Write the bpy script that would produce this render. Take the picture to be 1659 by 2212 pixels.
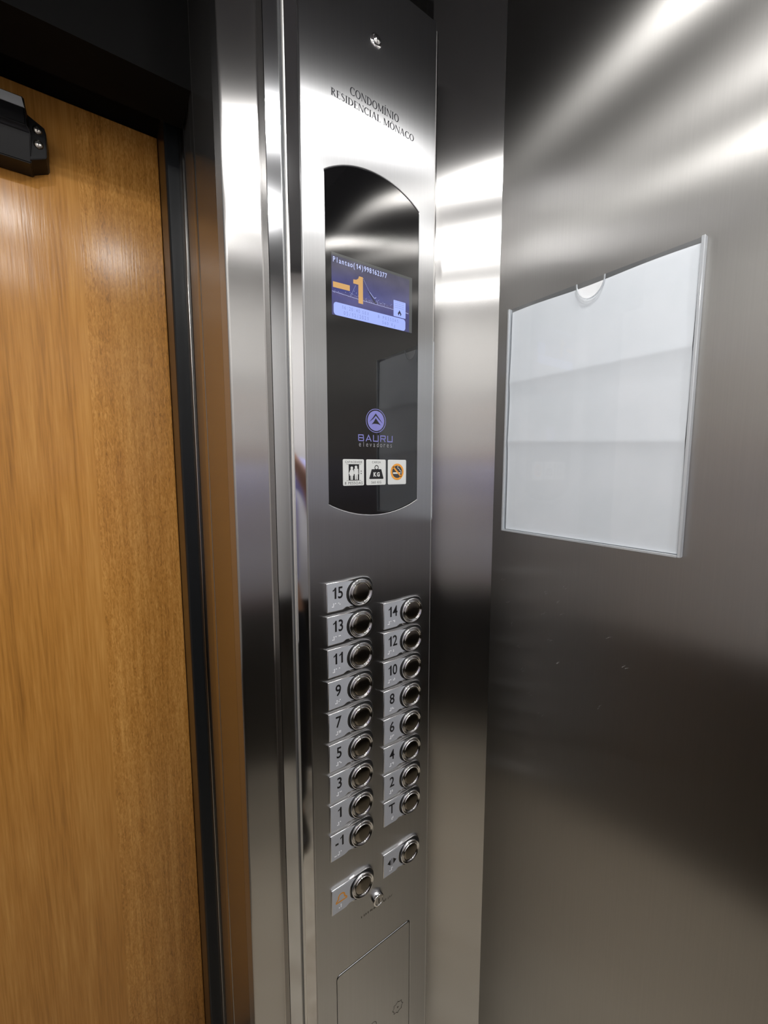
import bpy, bmesh, math, random
from mathutils import Vector, Matrix
random.seed(7)
S = bpy.context.scene
for o in list(bpy.data.objects): bpy.data.objects.remove(o)
COL = S.collection

# ------------------------------------------------------------------ camera, world, lights, exposure
CAMZ = 1.5
cd = bpy.data.cameras.new('camera'); cam = bpy.data.objects.new('camera', cd); COL.objects.link(cam)
cam.location = (0, 0, CAMZ)
cam.rotation_euler = (math.radians(90 - 6.2), 0, math.radians(-34.8))
cd.sensor_fit = 'VERTICAL'; cd.sensor_height = 36.0; cd.lens = 887 / 2212 * 36.0
cd.clip_start = 0.004; cd.clip_end = 30
S.camera = cam
w = bpy.data.worlds.new('world'); S.world = w; w.use_nodes = True
w.node_tree.nodes['Background'].inputs[0].default_value = (0.6, 0.75, 1, 1)
w.node_tree.nodes['Background'].inputs[1].default_value = 0.02
S.view_settings.view_transform = 'Standard'; S.view_settings.look = 'None'
S.view_settings.exposure = 0.1; S.view_settings.gamma = 1.0
S.view_settings.use_curve_mapping = False
S.cycles.max_bounces = 12; S.cycles.glossy_bounces = 8; S.cycles.diffuse_bounces = 4
S.cycles.sample_clamp_indirect = 6.0
S.cycles.caustics_reflective = True
try: S.cycles.use_denoising = True
except Exception: pass

CEIL = 2.34
XL, XR, YB, YF = -0.47, 0.63, -0.72, 0.64
LAMPS = [(0.36, 0.11), (0.10, -0.08), (-0.20, 0.07), (0.40, -0.25), (-0.26, -0.38)]  # the last one is added at the back left to brighten the paper
LAMP_W = 3.15
LAMP_R = 0.038
GLINTS = [(0.5058, 1.2835), (0.4933, 1.2445), (0.4808, 1.2025), (0.4665, 1.1637), (0.4534, 1.1216), (0.4356, 1.0852), (0.4129, 1.0562), (0.4106, 1.2814), (0.3793, 1.3006), (0.3924, 1.2714), (0.4159, 1.2405), (0.3845, 1.2533), (0.4012, 1.199), (0.3871, 1.1657), (0.3122, 1.1205), (0.3044, 1.2381), (0.2783, 1.2025)]

# ------------------------------------------------------------------ helpers
def link(name, me, mat=None, parent=None):
    o = bpy.data.objects.new(name, me); COL.objects.link(o)
    if mat: me.materials.append(mat)
    if parent: o.parent = parent
    return o
def finish(name, bm, mat=None, parent=None, smooth=False, auto=None):
    bmesh.ops.recalc_face_normals(bm, faces=bm.faces[:])
    me = bpy.data.meshes.new(name); bm.to_mesh(me); bm.free()
    if smooth:
        for p in me.polygons: p.use_smooth = True
        if auto:
            me.set_sharp_from_angle(angle=math.radians(auto))
            for p in me.polygons: p.use_smooth = not (p.area > .002 or max(abs(c) for c in p.normal) > .9995)
    return link(name, me, mat, parent)
def struct(o): o['kind'] = 'structure'; return o
def tag(o, label, cat, group=None):
    o['label'] = label; o['category'] = cat
    if group: o['group'] = group
    return o
def empty(name, loc=(0, 0, 0)):
    o = bpy.data.objects.new(name, None); o.empty_display_size = .05; COL.objects.link(o); o.location = loc
    return o
def box(bm, x0, x1, y0, y1, z0, z1, bev=0, seg=2):
    r = bmesh.ops.create_cube(bm, size=1)
    for v in r['verts']:
        v.co = Vector(((x0+x1)/2 + v.co.x*(x1-x0), (y0+y1)/2 + v.co.y*(y1-y0), (z0+z1)/2 + v.co.z*(z1-z0)))
    if bev:
        es = {e for v in r['verts'] for e in v.link_edges}
        bmesh.ops.bevel(bm, geom=list(es), offset=bev, segments=seg, profile=.5, affect='EDGES')
def boxo(name, a, mat, parent=None, bev=0, seg=2):
    bm = bmesh.new(); box(bm, *a, bev=bev, seg=seg)
    return finish(name, bm, mat, parent, smooth=bev > 0, auto=35)
def plan(bm, pts, z0, z1):
    """vertical prism on a floor-plan outline"""
    vs = [bm.verts.new((x, y, z0)) for x, y in pts]
    f = bm.faces.new(vs)
    r = bmesh.ops.extrude_face_region(bm, geom=[f])
    for e in r['geom']:
        if isinstance(e, bmesh.types.BMVert): e.co.z = z1
def plano(name, pts, z0, z1, mat, parent=None, smooth=False):
    bm = bmesh.new(); plan(bm, pts, z0, z1)
    return finish(name, bm, mat, parent, smooth, 40)
def slab(bm, loops, yb, yf, bev=0, seg=2):
    """plate in the x-z plane from outline (and holes), back at yb, front (towards the cabin) at yf"""
    es = []
    for lp in loops:
        vs = [bm.verts.new((x, yb, z)) for x, z in lp]
        for i in range(len(vs)): es.append(bm.edges.new((vs[i], vs[(i+1) % len(vs)])))
    if len(loops) == 1:
        f = [bm.faces.new([e.verts[0] for e in es])]
    else:
        r = bmesh.ops.triangle_fill(bm, use_beauty=True, edges=es)
        f = [g for g in r['geom'] if isinstance(g, bmesh.types.BMFace)]
    r = bmesh.ops.extrude_face_region(bm, geom=f)
    nv = [g for g in r['geom'] if isinstance(g, bmesh.types.BMVert)]
    for v in nv: v.co.y = yf
    if bev:
        ns = set(nv)
        fe = [e for e in bm.edges if e.verts[0] in ns and e.verts[1] in ns and
              any(not all(v in ns for v in ff.verts) for ff in e.link_faces)]
        bmesh.ops.bevel(bm, geom=fe, offset=bev, segments=seg, profile=.5, affect='EDGES')
def slabo(name, loops, yb, yf, mat, parent=None, bev=0, seg=2):
    bm = bmesh.new(); slab(bm, loops, yb, yf, bev, seg)
    return finish(name, bm, mat, parent, smooth=bev > 0, auto=35)
def rrect(x0, x1, z0, z1, r, n=6):
    out = []
    for cx, cz, a0 in ((x1-r, z1-r, 0), (x0+r, z1-r, 90), (x0+r, z0+r, 180), (x1-r, z0+r, 270)):
        for i in range(n+1):
            a = math.radians(a0 + 90*i/n); out.append((cx+r*math.cos(a), cz+r*math.sin(a)))
    return out
def lathe(bm, cx, cz, Y, prof, n=48, cap=True):
    """profile (radius, height towards the cabin) turned about an axis along y; Y = base plane"""
    rings = []
    for r, h in prof:
        if r < 1e-6: rings.append([bm.verts.new((cx, Y-h, cz))])
        else: rings.append([bm.verts.new((cx+r*math.cos(2*math.pi*i/n), Y-h, cz+r*math.sin(2*math.pi*i/n))) for i in range(n)])
    for a, b in zip(rings, rings[1:]):
        for i in range(n):
            j = (i+1) % n
            if len(b) == 1: bm.faces.new((a[i], a[j], b[0]))
            elif len(a) == 1: bm.faces.new((a[0], b[j], b[i]))
            else: bm.faces.new((a[i], a[j], b[j], b[i]))
def stroke(bm, pts, wd, Y, closed=False, th=0.00008):
    """flat ink stroke with mitred corners in the x-z plane"""
    n = len(pts); P = [Vector((p[0], p[1])) for p in pts]; L, R = [], []
    for i in range(n):
        a = P[i-1] if (i > 0 or closed) else None; b = P[(i+1) % n] if (i < n-1 or closed) else None
        d1 = (P[i]-a).normalized() if a is not None else None; d2 = (b-P[i]).normalized() if b is not None else None
        d = (d1 if d2 is None else d2 if d1 is None else (d1+d2))
        d = d.normalized() if d.length > 1e-6 else (d1 or d2)
        nn = Vector((-d.y, d.x)); k = 1.0
        if d1 is not None and d2 is not None: k = min(2.0, 1/max(.3, nn.dot(Vector((-d1.y, d1.x)))))
        ww = (wd[i] if isinstance(wd, (list, tuple)) else wd)/2*k
        L.append(P[i]+nn*ww); R.append(P[i]-nn*ww)
    vl = [bm.verts.new((p.x, Y, p.y)) for p in L]; vr = [bm.verts.new((p.x, Y, p.y)) for p in R]
    for i in range(n if closed else n-1):
        j = (i+1) % n; bm.faces.new((vl[i], vl[j], vr[j], vr[i]))
def poly(bm, pts, Y): bm.faces.new([bm.verts.new((x, Y, z)) for x, z in pts])
def disc(bm, cx, cz, r, Y, n=40, rz=None): poly(bm, [(cx+r*math.cos(2*math.pi*i/n), cz+(rz or r)*math.sin(2*math.pi*i/n)) for i in range(n)], Y)
def ink(name, bm, mat, parent):
    me = bpy.data.meshes.new(name); bm.normal_update()
    for f in bm.faces:
        if f.normal.y > 0: f.normal_flip()
    bm.to_mesh(me); bm.free(); return link(name, me, mat, parent)
_g = {}
def glyph(ch, bold=0.0):
    """outline font glyph as (verts, faces, advance-free bounds)"""
    k = (ch, bold)
    if k in _g: return _g[k]
    if ch == '1':   # a figure one with its flag
        c = caph(); q = bold
        _g[k] = ([(.24-q, 0), (.36+q, 0), (.36+q, c), (.27-q, c), (.20, c*.87), (.07, c*.79), (.07, c*.67-q), (.24-q, c*.76)], [tuple(range(8))], .07, .36+q)
        return _g[k]
    cu = bpy.data.curves.new('g', 'FONT'); cu.body = ch; cu.size = 1; cu.offset = bold; cu.resolution_u = 4
    ob = bpy.data.objects.new('g', cu); COL.objects.link(ob)
    dg = bpy.context.evaluated_depsgraph_get(); me = bpy.data.meshes.new_from_object(ob.evaluated_get(dg))
    vs = [(v.co.x, v.co.y) for v in me.vertices]; fs = [tuple(p.vertices) for p in me.polygons]
    bpy.data.objects.remove(ob); bpy.data.curves.remove(cu); bpy.data.meshes.remove(me)
    xs = [v[0] for v in vs] or [0, .3]
    _g[k] = (vs, fs, min(xs), max(xs)); return _g[k]
CAPH = None
def caph():
    global CAPH
    if CAPH is None: CAPH = max(v[1] for v in glyph('H')[0])
    return CAPH
def put(bm, ch, x, z, sx, sz, Y, bold=0.0, centre=True):
    vs, fs, a, b = glyph(ch, bold)
    off = -(a+b)/2 if centre else -a
    vv = [bm.verts.new((x+(vx+off)*sx, Y, z+vz*sz)) for vx, vz in vs]
    for f in fs:
        try: bm.faces.new([vv[i] for i in f])
        except ValueError: pass
def mono(bm, s, x0, x1, z, h, Y, fill=.8, bold=0.0):
    """letters evenly pitched between x0 and x1, capital height h"""
    p = (x1-x0)/len(s); sz = h/caph()
    for i, ch in enumerate(s):
        if ch == ' ': continue
        vs, fs, a, b = glyph(ch, bold); sx = sz*.78
        if (b-a)*sx > p*fill: sx = p*fill/(b-a)
        put(bm, ch, x0+p*(i+.5), z, sx, sz, Y, bold)
def line(bm, s, x0, x1, z, h, Y, bold=0.0, gap=.12):
    """proportional setting stretched to fill x0..x1"""
    sz = h/caph(); adv = []
    for ch in s: 
        if ch == ' ': adv.append((0, .3))
        else: _, _, a, b = glyph(ch, bold); adv.append((0, b-a))
    tot = sum(a[1] for a in adv)+gap*(len(s)-1); k = (x1-x0)/tot; x = x0
    for ch, (_, wd) in zip(s, adv):
        if ch != ' ': put(bm, ch, x, z, k, sz, Y, bold, centre=False)
        x += (wd+gap)*k
# ------------------------------------------------------------------ materials
def newmat(name):
    m = bpy.data.materials.new(name); m.use_nodes = True
    return m, m.node_tree.nodes, m.node_tree.links, m.node_tree.nodes['Principled BSDF']
def plain(name, col, rough=.5, metal=0, spec=.5, coat=0, emis=0, ior=None, trans=0):
    m, N, L, b = newmat(name)
    b.inputs['Base Color'].default_value = (*col, 1); b.inputs['Roughness'].default_value = rough
    b.inputs['Metallic'].default_value = metal; b.inputs['Specular IOR Level'].default_value = spec
    b.inputs['Coat Weight'].default_value = coat; b.inputs['Coat Roughness'].default_value = .03
    if trans: b.inputs['Transmission Weight'].default_value = trans
    if ior: b.inputs['IOR'].default_value = ior
    if emis:
        b.inputs['Emission Color'].default_value = (*col, 1); b.inputs['Emission Strength'].default_value = emis
    return m
def steel(name, col=(.60, .60, .60), rough=.33, aniso=.9, bump=.02, streak=(500, 500, 5), var=.08, wear=0):
    """stainless steel brushed along z: highlights spread sideways"""
    m, N, L, b = newmat(name)
    b.inputs['Metallic'].default_value = 1; b.inputs['Anisotropic'].default_value = aniso
    b.inputs['Anisotropic Rotation'].default_value = 0.25
    t = N.new('ShaderNodeCombineXYZ'); t.inputs[2].default_value = 1.0
    L.new(t.outputs[0], b.inputs['Tangent'])
    tc = N.new('ShaderNodeNewGeometry'); mp = N.new('ShaderNodeVectorMath'); mp.operation = 'MULTIPLY'
    L.new(tc.outputs['Position'], mp.inputs[0]); mp.inputs[1].default_value = streak
    nz = N.new('ShaderNodeTexNoise'); nz.inputs['Scale'].default_value = 1; nz.inputs['Detail'].default_value = 3
    L.new(mp.outputs[0], nz.inputs['Vector'])
    cr = N.new('ShaderNodeMapRange'); L.new(nz.outputs['Fac'], cr.inputs['Value'])
    cr.inputs['To Min'].default_value = 1-var; cr.inputs['To Max'].default_value = 1+var
    sc = N.new('ShaderNodeVectorMath'); sc.operation = 'SCALE'; sc.inputs[0].default_value = col
    L.new(cr.outputs[0], sc.inputs['Scale']); L.new(sc.outputs[0], b.inputs['Base Color'])
    b.inputs['Roughness'].default_value = rough
    bp = N.new('ShaderNodeBump'); bp.inputs['Strength'].default_value = bump; bp.inputs['Distance'].default_value = .001
    L.new(nz.outputs['Fac'], bp.inputs['Height']); L.new(bp.outputs[0], b.inputs['Normal'])
    return m
M = {}
M['face'] = steel('brushed_steel_faceplate', (.48, .487, .498), .31, 1.0, .012, var=.05)
M['wall'] = steel('brushed_steel_wall', (.41, .404, .392), .28, 1.0, .015, var=.05)
M['corner'] = steel('brushed_steel_corner', (.51, .505, .50), .25, 1.0, .008, var=.03)
M['jamb'] = steel('satin_steel_jamb', (.40, .39, .375), .24, .8, .01, var=.03)
M['sheet'] = steel('brushed_steel_sheet', (.50, .495, .49), .25, 1.0, .006, var=.02)
M['side'] = plain('pale_grey_laminate', (.82, .82, .81), .45)
M['low'] = steel('added_dark_panel_steel', (.12, .115, .11), .40, .6, .012, var=.04)
M['glint'] = plain('painted_glint_metal', (.8, .8, .8), .45, .6)
M['bead'] = plain('bright_satin_bead', (.80, .80, .78), .38, .9)
M['mirror'] = steel('polished_steel', (.64, .64, .65), .06, .3, .0, var=.0)
M['semi'] = steel('semi_polished_steel', (.58, .59, .61), .12, .6, .005, var=.02)
M['dark_steel'] = steel('dark_steel', (.16, .155, .15), .34, .6, .02)
M['ceiling'] = plain('dark_ceiling_paint', (.06, .06, .064), .5)
M['chrome'] = plain('chrome', (.78, .78, .79), .07, 1)
M['plate_edge'] = plain('bright_satin_metal', (.72, .72, .73), .22, 1)
M['label_face'] = plain('silver_label_plate', (.60, .63, .69), .36, .3)
M['cap'] = plain('dark_steel_cap', (.27, .245, .21), .15, 1)
M['black'] = plain('black_plastic', (.006, .006, .007), .4, spec=.2)
M['recess'] = plain('black_recess', (.01, .01, .01), .5)
M['ink'] = plain('black_ink', (.012, .012, .014), .45)
M['engrave'] = plain('engraved_grey_ink', (.018, .018, .024), .6, spec=.2)
M['faint'] = plain('faded_grey_ink', (.07, .06, .055), .5, .3)
M['white_dot'] = plain('white_braille', (.85, .86, .9), .3)
M['orange'] = plain('orange_ink', (.85, .36, .05), .45)
M['glass'] = plain('black_glass', (.004, .004, .0045), .025, 0, .9, coat=.3)
M['white_card'] = plain('white_pictogram_card', (.72, .74, .73), .35)
M['frame'] = plain('black_frame_paint', (.014, .016, .018), .35, spec=.3)
M['frame_side'] = plain('frame_paint_door_reflection', (.035, .022, .013), .28)  # brown of the wooden door's reflection put into the black frame's colour
M['rubber'] = plain('black_rubber', (.008, .008, .009), .5)
M['soffit'] = plain('black_soffit_paint', (.003, .003, .003), .8, spec=.1)
M['paper'] = None
M['lilac'] = plain('lilac_print_glow', (.20, .20, .50), .3, emis=.12)  # printed colour with a faint glow of its own added
M['grey_print'] = plain('grey_print', (.28, .28, .30), .4)
M['dark_grey_print'] = plain('dark_grey_print', (.05, .05, .055), .45)
M['grey_plate'] = plain('grey_metal_label', (.40, .42, .44), .5, .2)
M['screw'] = plain('dull_screw_steel', (.45, .42, .38), .28, 1)

# acrylic
m, N, L, b = newmat('clear_acrylic')
tr = N.new('ShaderNodeBsdfTransparent'); tr.inputs[0].default_value = (.97, .98, .99, 1)
gl = N.new('ShaderNodeBsdfGlossy'); gl.inputs['Roughness'].default_value = .03
lw = N.new('ShaderNodeLayerWeight'); lw.inputs['Blend'].default_value = .5
pw = N.new('ShaderNodeMath'); pw.operation = 'POWER'; L.new(lw.outputs['Facing'], pw.inputs[0]); pw.inputs[1].default_value = 4
mu = N.new('ShaderNodeMath'); mu.operation = 'MULTIPLY_ADD'; L.new(pw.outputs[0], mu.inputs[0]); mu.inputs[1].default_value = .35; mu.inputs[2].default_value = .025
mixs = N.new('ShaderNodeMixShader'); L.new(mu.outputs[0], mixs.inputs[0]); L.new(tr.outputs[0], mixs.inputs[1]); L.new(gl.outputs[0], mixs.inputs[2])
L.new(mixs.outputs[0], N['Material Output'].inputs['Surface'])
M['acrylic'] = m
m, N, L, b = newmat('acrylic_edge')
b.inputs['Base Color'].default_value = (.80, .84, .88, 1); b.inputs['Roughness'].default_value = .10
b.inputs['Alpha'].default_value = .62; b.inputs['Metallic'].default_value = .3
M['acrylic_edge'] = m
# paper with faint cloudiness
m, N, L, b = newmat('white_paper')
nz = N.new('ShaderNodeTexNoise'); nz.inputs['Scale'].default_value = 14; nz.inputs['Detail'].default_value = 5
g = N.new('ShaderNodeNewGeometry'); L.new(g.outputs['Position'], nz.inputs['Vector'])
cr = N.new('ShaderNodeValToRGB'); cr.color_ramp.elements[0].color = (.86, .89, .91, 1); cr.color_ramp.elements[1].color = (.92, .94, .96, 1)
cr.color_ramp.elements[0].position = .3; cr.color_ramp.elements[1].position = .7
L.new(nz.outputs['Fac'], cr.inputs[0]); L.new(cr.outputs[0], b.inputs['Base Color']); b.inputs['Roughness'].default_value = .6
M['paper'] = m
# wood veneer: ribbon figure over fine vertical grain, two leaves of veneer
m, N, L, b = newmat('wood_veneer')
g = N.new('ShaderNodeNewGeometry')
def vm(op, a, bb):
    n = N.new('ShaderNodeVectorMath'); n.operation = op; L.new(a, n.inputs[0]); n.inputs[1].default_value = bb; return n.outputs[0]
def noise(vec, scale, det, dist=0.0, rough=.55):
    n = N.new('ShaderNodeTexNoise'); n.inputs['Scale'].default_value = scale; n.inputs['Detail'].default_value = det
    n.inputs['Distortion'].default_value = dist; n.inputs['Roughness'].default_value = rough; L.new(vec, n.inputs['Vector']); return n.outputs['Fac']
def mth(op, a, bb, c=None):
    n = N.new('ShaderNodeMath'); n.operation = op
    for i, q in enumerate((a, bb, c)):
        if q is None: continue
        if isinstance(q, (int, float)): n.inputs[i].default_value = q
        else: L.new(q, n.inputs[i])
    return n.outputs[0]
P = g.outputs['Position']
fine = noise(vm('MULTIPLY', P, (260, 1, 9)), 1, 4, .2)
mid = noise(vm('MULTIPLY', P, (38, 1, 1.6)), 1, 4, .6)
broad = noise(vm('MULTIPLY', P, (9, 1, .5)), 1, 2, .3)
fleck = noise(vm('MULTIPLY', P, (300, 1, 75)), 1, 2, 1.2)
sx = N.new('ShaderNodeSeparateXYZ'); L.new(P, sx.inputs[0])
seam = mth('ADD', sx.outputs[0], mth('MULTIPLY', mth('SUBTRACT', sx.outputs[2], 1.5), -.012))
leaf = mth('GREATER_THAN', seam, -.002)
v = mth('ADD', mth('MULTIPLY', fine, .40), mth('MULTIPLY', mid, .42))
v = mth('ADD', v, mth('MULTIPLY', broad, .25))
fl = mth('MULTIPLY', mth('SUBTRACT', fleck, .5), mth('MULTIPLY', leaf, .55))
v = mth('ADD', v, fl)
cr = N.new('ShaderNodeValToRGB'); e = cr.color_ramp.elements
e[0].position = .26; e[0].color = (.22, .092, .020, 1); e[1].position = .80; e[1].color = (.86, .46, .13, 1)
k = e.new(.52); k.color = (.60, .275, .060, 1)
L.new(v, cr.inputs[0]); L.new(cr.outputs[0], b.inputs['Base Color'])
b.inputs['Roughness'].default_value = .19; b.inputs['Specular IOR Level'].default_value = .30
bp = N.new('ShaderNodeBump'); bp.inputs['Strength'].default_value = .25; bp.inputs['Distance'].default_value = .0006
L.new(fine, bp.inputs['Height']); L.new(bp.outputs[0], b.inputs['Normal'])
M['wood'] = m
# beige marble floor
m, N, L, b = newmat('beige_stone')
g = N.new('ShaderNodeNewGeometry'); P = g.outputs['Position']
n1 = noise(P, 9, 6, 1.5); cr = N.new('ShaderNodeValToRGB'); e = cr.color_ramp.elements
e[0].position = .32; e[0].color = (.66, .57, .44, 1); e[1].position = .60; e[1].color = (.93, .86, .71, 1)
L.new(n1, cr.inputs[0]); L.new(cr.outputs[0], b.inputs['Base Color']); b.inputs['Roughness'].default_value = .25
M['stone'] = m
# shirt cloth
m, N, L, b = newmat('lilac_cotton')
g = N.new('ShaderNodeNewGeometry'); P = g.outputs['Position']
n1 = noise(P, 12, 4, .8)
b.inputs['Base Color'].default_value = (.52, .54, .92, 1); b.inputs['Roughness'].default_value = .85
bp = N.new('ShaderNodeBump'); bp.inputs['Strength'].default_value = .5; bp.inputs['Distance'].default_value = .02
L.new(n1, bp.inputs['Height']); L.new(bp.outputs[0], b.inputs['Normal'])
M['shirt'] = m
M['trousers'] = plain('navy_cloth', (.008, .009, .013), .9)
M['skin'] = plain('skin', (.52, .28, .17), .5)
M['hair'] = plain('dark_hair', (.015, .011, .008), .5)
M['shoe'] = plain('dark_leather', (.02, .015, .012), .4)
M['sole'] = plain('pale_sole', (.5, .48, .45), .6)

# ------------------------------------------------------------------ cabin shell
W3 = M['wall']
struct(boxo('floor', (XL-.03, XR+.03, YB-.03, .84, -.05, 0), M['stone']))
struct(boxo('ceiling', (XL-.03, XR+.03, YB-.03, .77, CEIL, CEIL+.04), M['ceiling']))
struct(boxo('wall_right', (XR, XR+.03, YB-.03, .66, 0, CEIL), W3))
WZ = .88
struct(boxo('wall_left', (XL-.03, XL, YB-.03, .84, 0, CEIL), M['side']))
struct(boxo('wall_back', (XL, XR, YB-.03, YB, 0, CEIL), M['side']))
struct(boxo('trim_14', (XL+.0002, XL+.004, YB+.0045, .60, .02, WZ), M['low']))  # unseen dark panels, left and back, added to darken the low reflections
struct(boxo('trim_15', (XL+.0045, XR-.0005, YB+.0002, YB+.004, .02, WZ), M['low']))
struct(boxo('wall_front', (.2156, XR, YF, YF+.02, 0, CEIL), M['dark_steel']))
# button glints painted on the right wall as bright strokes below the document holder
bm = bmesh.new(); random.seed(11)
for (sy, sz) in GLINTS:
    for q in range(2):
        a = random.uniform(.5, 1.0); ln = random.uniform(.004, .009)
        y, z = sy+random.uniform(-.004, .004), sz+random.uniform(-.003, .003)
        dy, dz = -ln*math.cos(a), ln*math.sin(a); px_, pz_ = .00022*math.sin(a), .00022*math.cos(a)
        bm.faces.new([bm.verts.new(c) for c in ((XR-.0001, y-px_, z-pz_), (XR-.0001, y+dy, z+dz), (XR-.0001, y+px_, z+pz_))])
me = bpy.data.meshes.new('painted_glints'); bm.to_mesh(me); bm.free()
sc_ = link('painted_glints', me, M['glint'], bpy.data.objects['wall_right'])
# 45 degree corner panel between the front wall and the right wall
struct(plano('trim_1', [(.6298, .5327), (.5468, .6157), (.540, .6225), (.540, .6398), (.6298, .6398)], 0, CEIL, M['corner']))
# polished column behind the control panel
COLX0, COLX1 = .2405, .5115
colp = [(COLX0, .6300), (COLX0, .5815), (COLX0+.0003, .5806), (COLX0+.0012, .5798), (.2575, .5760), (COLX1-.0018, .5760), (COLX1-.0005, .5765), (COLX1, .5778), (COLX1, YF-.0005), (COLX0, YF-.0005)]
struct(plano('trim_2', colp, 0, 2.2175, M['mirror']))
# bright half-round bead on the column's edge
bm = bmesh.new(); rb = .0024
plan(bm, [(.2403+rb*math.cos(2*math.pi*i/20), .5832+rb*math.sin(2*math.pi*i/20)) for i in range(20)], 0, 2.2170)
struct(finish('trim_16', bm, M['bead'], None, True, 40))
# narrow return strip
struct(plano('trim_3', [(.2156, .5905), (.2405, .5895), (.2405, YF-.0005), (.2160, YF-.0005)], 0, CEIL, M['semi']))
# bent sheet beside the opening: rounded nose, slightly turned face, short return
r = .0045; nose = []
for i in range(9):
    a = math.radians(180 + 82*i/8); nose.append((.1616+r+r*math.cos(a), .6172+r*math.sin(a)))
sheet = nose + [(.2110, .6068), (.2125, .6052), (.2150, .5915), (.2152, YF-.001), (.1616+.0045, YF-.001), (.1616, .645)]
struct(plano('trim_4', sheet, 0, CEIL, M['sheet'], smooth=True))
# jamb reveal with bead, towards the landing
rev = [(.1616, .6455), (.1616, .768)]
for i in range(9):
    a = math.pi*i/8; rev.append((.1616-.0022*math.sin(a), .7835-.0145*math.cos(a)))
rev += [(.1616, .7985), (.1616, .847), (.190, .847), (.190, .6455)]
struct(plano('trim_5', rev, 0, CEIL, M['jamb'], smooth=True))
# seals in the running gap
struct(plano('trim_6', [(.166, .848), (.166, .858), (.1632, .8605), (.1632, .8635), (.166, .866), (.166, .8795), (.19, .8795), (.19, .848)], 0, 2.30, M['rubber']))
struct(boxo('trim_7', (.1616, .19, .8802, .9090, 0, 2.30), M['jamb'], bev=.001))
# landing frame, right post
fr = [(.1616, .9095), (.1616, .9098), (.1425, .9098), (.1400, .9115), (.1390, .914), (.1390, 1.03), (.19, 1.03), (.19, .9095)]
o = struct(plano('trim_8', fr[:5] + [(.1390, .9165), (.19, .9165), (.19, .9095)], 0, 2.30, M['frame'], smooth=True))
struct(boxo('trim_9', (.1390, .19, .917, 1.03, 0, 2.30), M['frame_side']))
# lintels
struct(boxo('trim_10', (XL, .1385, .912, 1.03, 2.1515, 2.34), M['soffit']))
struct(boxo('trim_11', (XL, .1612, .772, .862, 2.098, 2.339), M['soffit']))
struct(boxo('trim_12', (XL-.05, XL-.001, .845, 1.03, 0, 2.34), M['frame']))
struct(boxo('wall_landing', (XL-.05, .25, 1.03, 1.06, 0, 2.34), M['soffit']))
struct(boxo('trim_13', (XL, .1388, .845, 1.0, -.05, -.003), M['dark_steel']))

# ------------------------------------------------------------------ landing door
door = boxo('door_1', (XL+.004, .1384, .99, 1.025, .006, 2.1505), M['wood'], bev=.0015)
struct(door)
# lock contact box high on the door
cl = empty('door_contact_box', (-.16, .99, 2.05))
tag(cl, 'black metal contact box screwed high up on the wooden door', 'door hardware')
bm = bmesh.new()
prof = [(.9895, 2.0965), (.940, 2.0965), (.931, 2.0935), (.930, 2.052), (.9365, 2.046), (.9465, 2.004), (.9895, 2.004)]
A = [bm.verts.new((-.34, y, z)) for y, z in prof]; B = [bm.verts.new((-.0605+(.006 if z < 2.05 else 0)-(.004 if z < 2.01 else 0), y, z)) for y, z in prof]
bm.faces.new(A); bm.faces.new(B)
for i in range(len(prof)): j = (i+1) % len(prof); bm.faces.new((A[i], A[j], B[j], B[i]))
bmesh.ops.bevel(bm, geom=bm.edges[:], offset=.0015, segments=2, affect='EDGES')
hs = finish('housing', bm, M['black'], None, True, 35)
bm = bmesh.new(); slab(bm, [[(-.338, 2.0768), (-.0605, 2.0768), (-.0630, 2.0912), (-.338, 2.0912)]], .9304, .9292)
gp = finish('cover_strip', bm, M['grey_plate'])
br = slabo('bracket', [[(-.064, 2.078), (-.058, 2.078), (-.0375, 2.066), (-.0355, 2.058), (-.0365, 2.0215), (-.0385, 2.0175), (-.058, 2.0085), (-.064, 2.0085)]], .9895, .945, M['black'], None, .002)
for o in (hs, gp, br):
    o.parent = cl; o.location = (.16, -.99, -2.05)
gp['label'] = 'grey metal strip on the upper front'
for zz in (2.0585, 2.0365):
    bm = bmesh.new(); lathe(bm, -.0470, zz, .9452, [(.0068, 0), (.0068, .0012), (.0055, .0030), (.0030, .0040), (0, .0043)], 24)
    sc = finish('screw', bm, M['screw'], br, True, 50)
    bm = bmesh.new()
    box(bm, -.0470-.0035, -.0470+.0035, .9403, .9412, zz-.0006, zz+.0006); box(bm, -.0470-.0006, -.0470+.0006, .9403, .9412, zz-.0035, zz+.0035)
    me = bpy.data.meshes.new('x'); bm.to_mesh(me); bm.free()
    sc.data.materials.append(M['recess'])
    bm = bmesh.new(); bm.from_mesh(sc.data); k0 = len(bm.faces); bm.from_mesh(me); bm.faces.ensure_lookup_table()
    for f in bm.faces[k0:]: f.material_index = 1
    bm.to_mesh(sc.data); bm.free()

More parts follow.
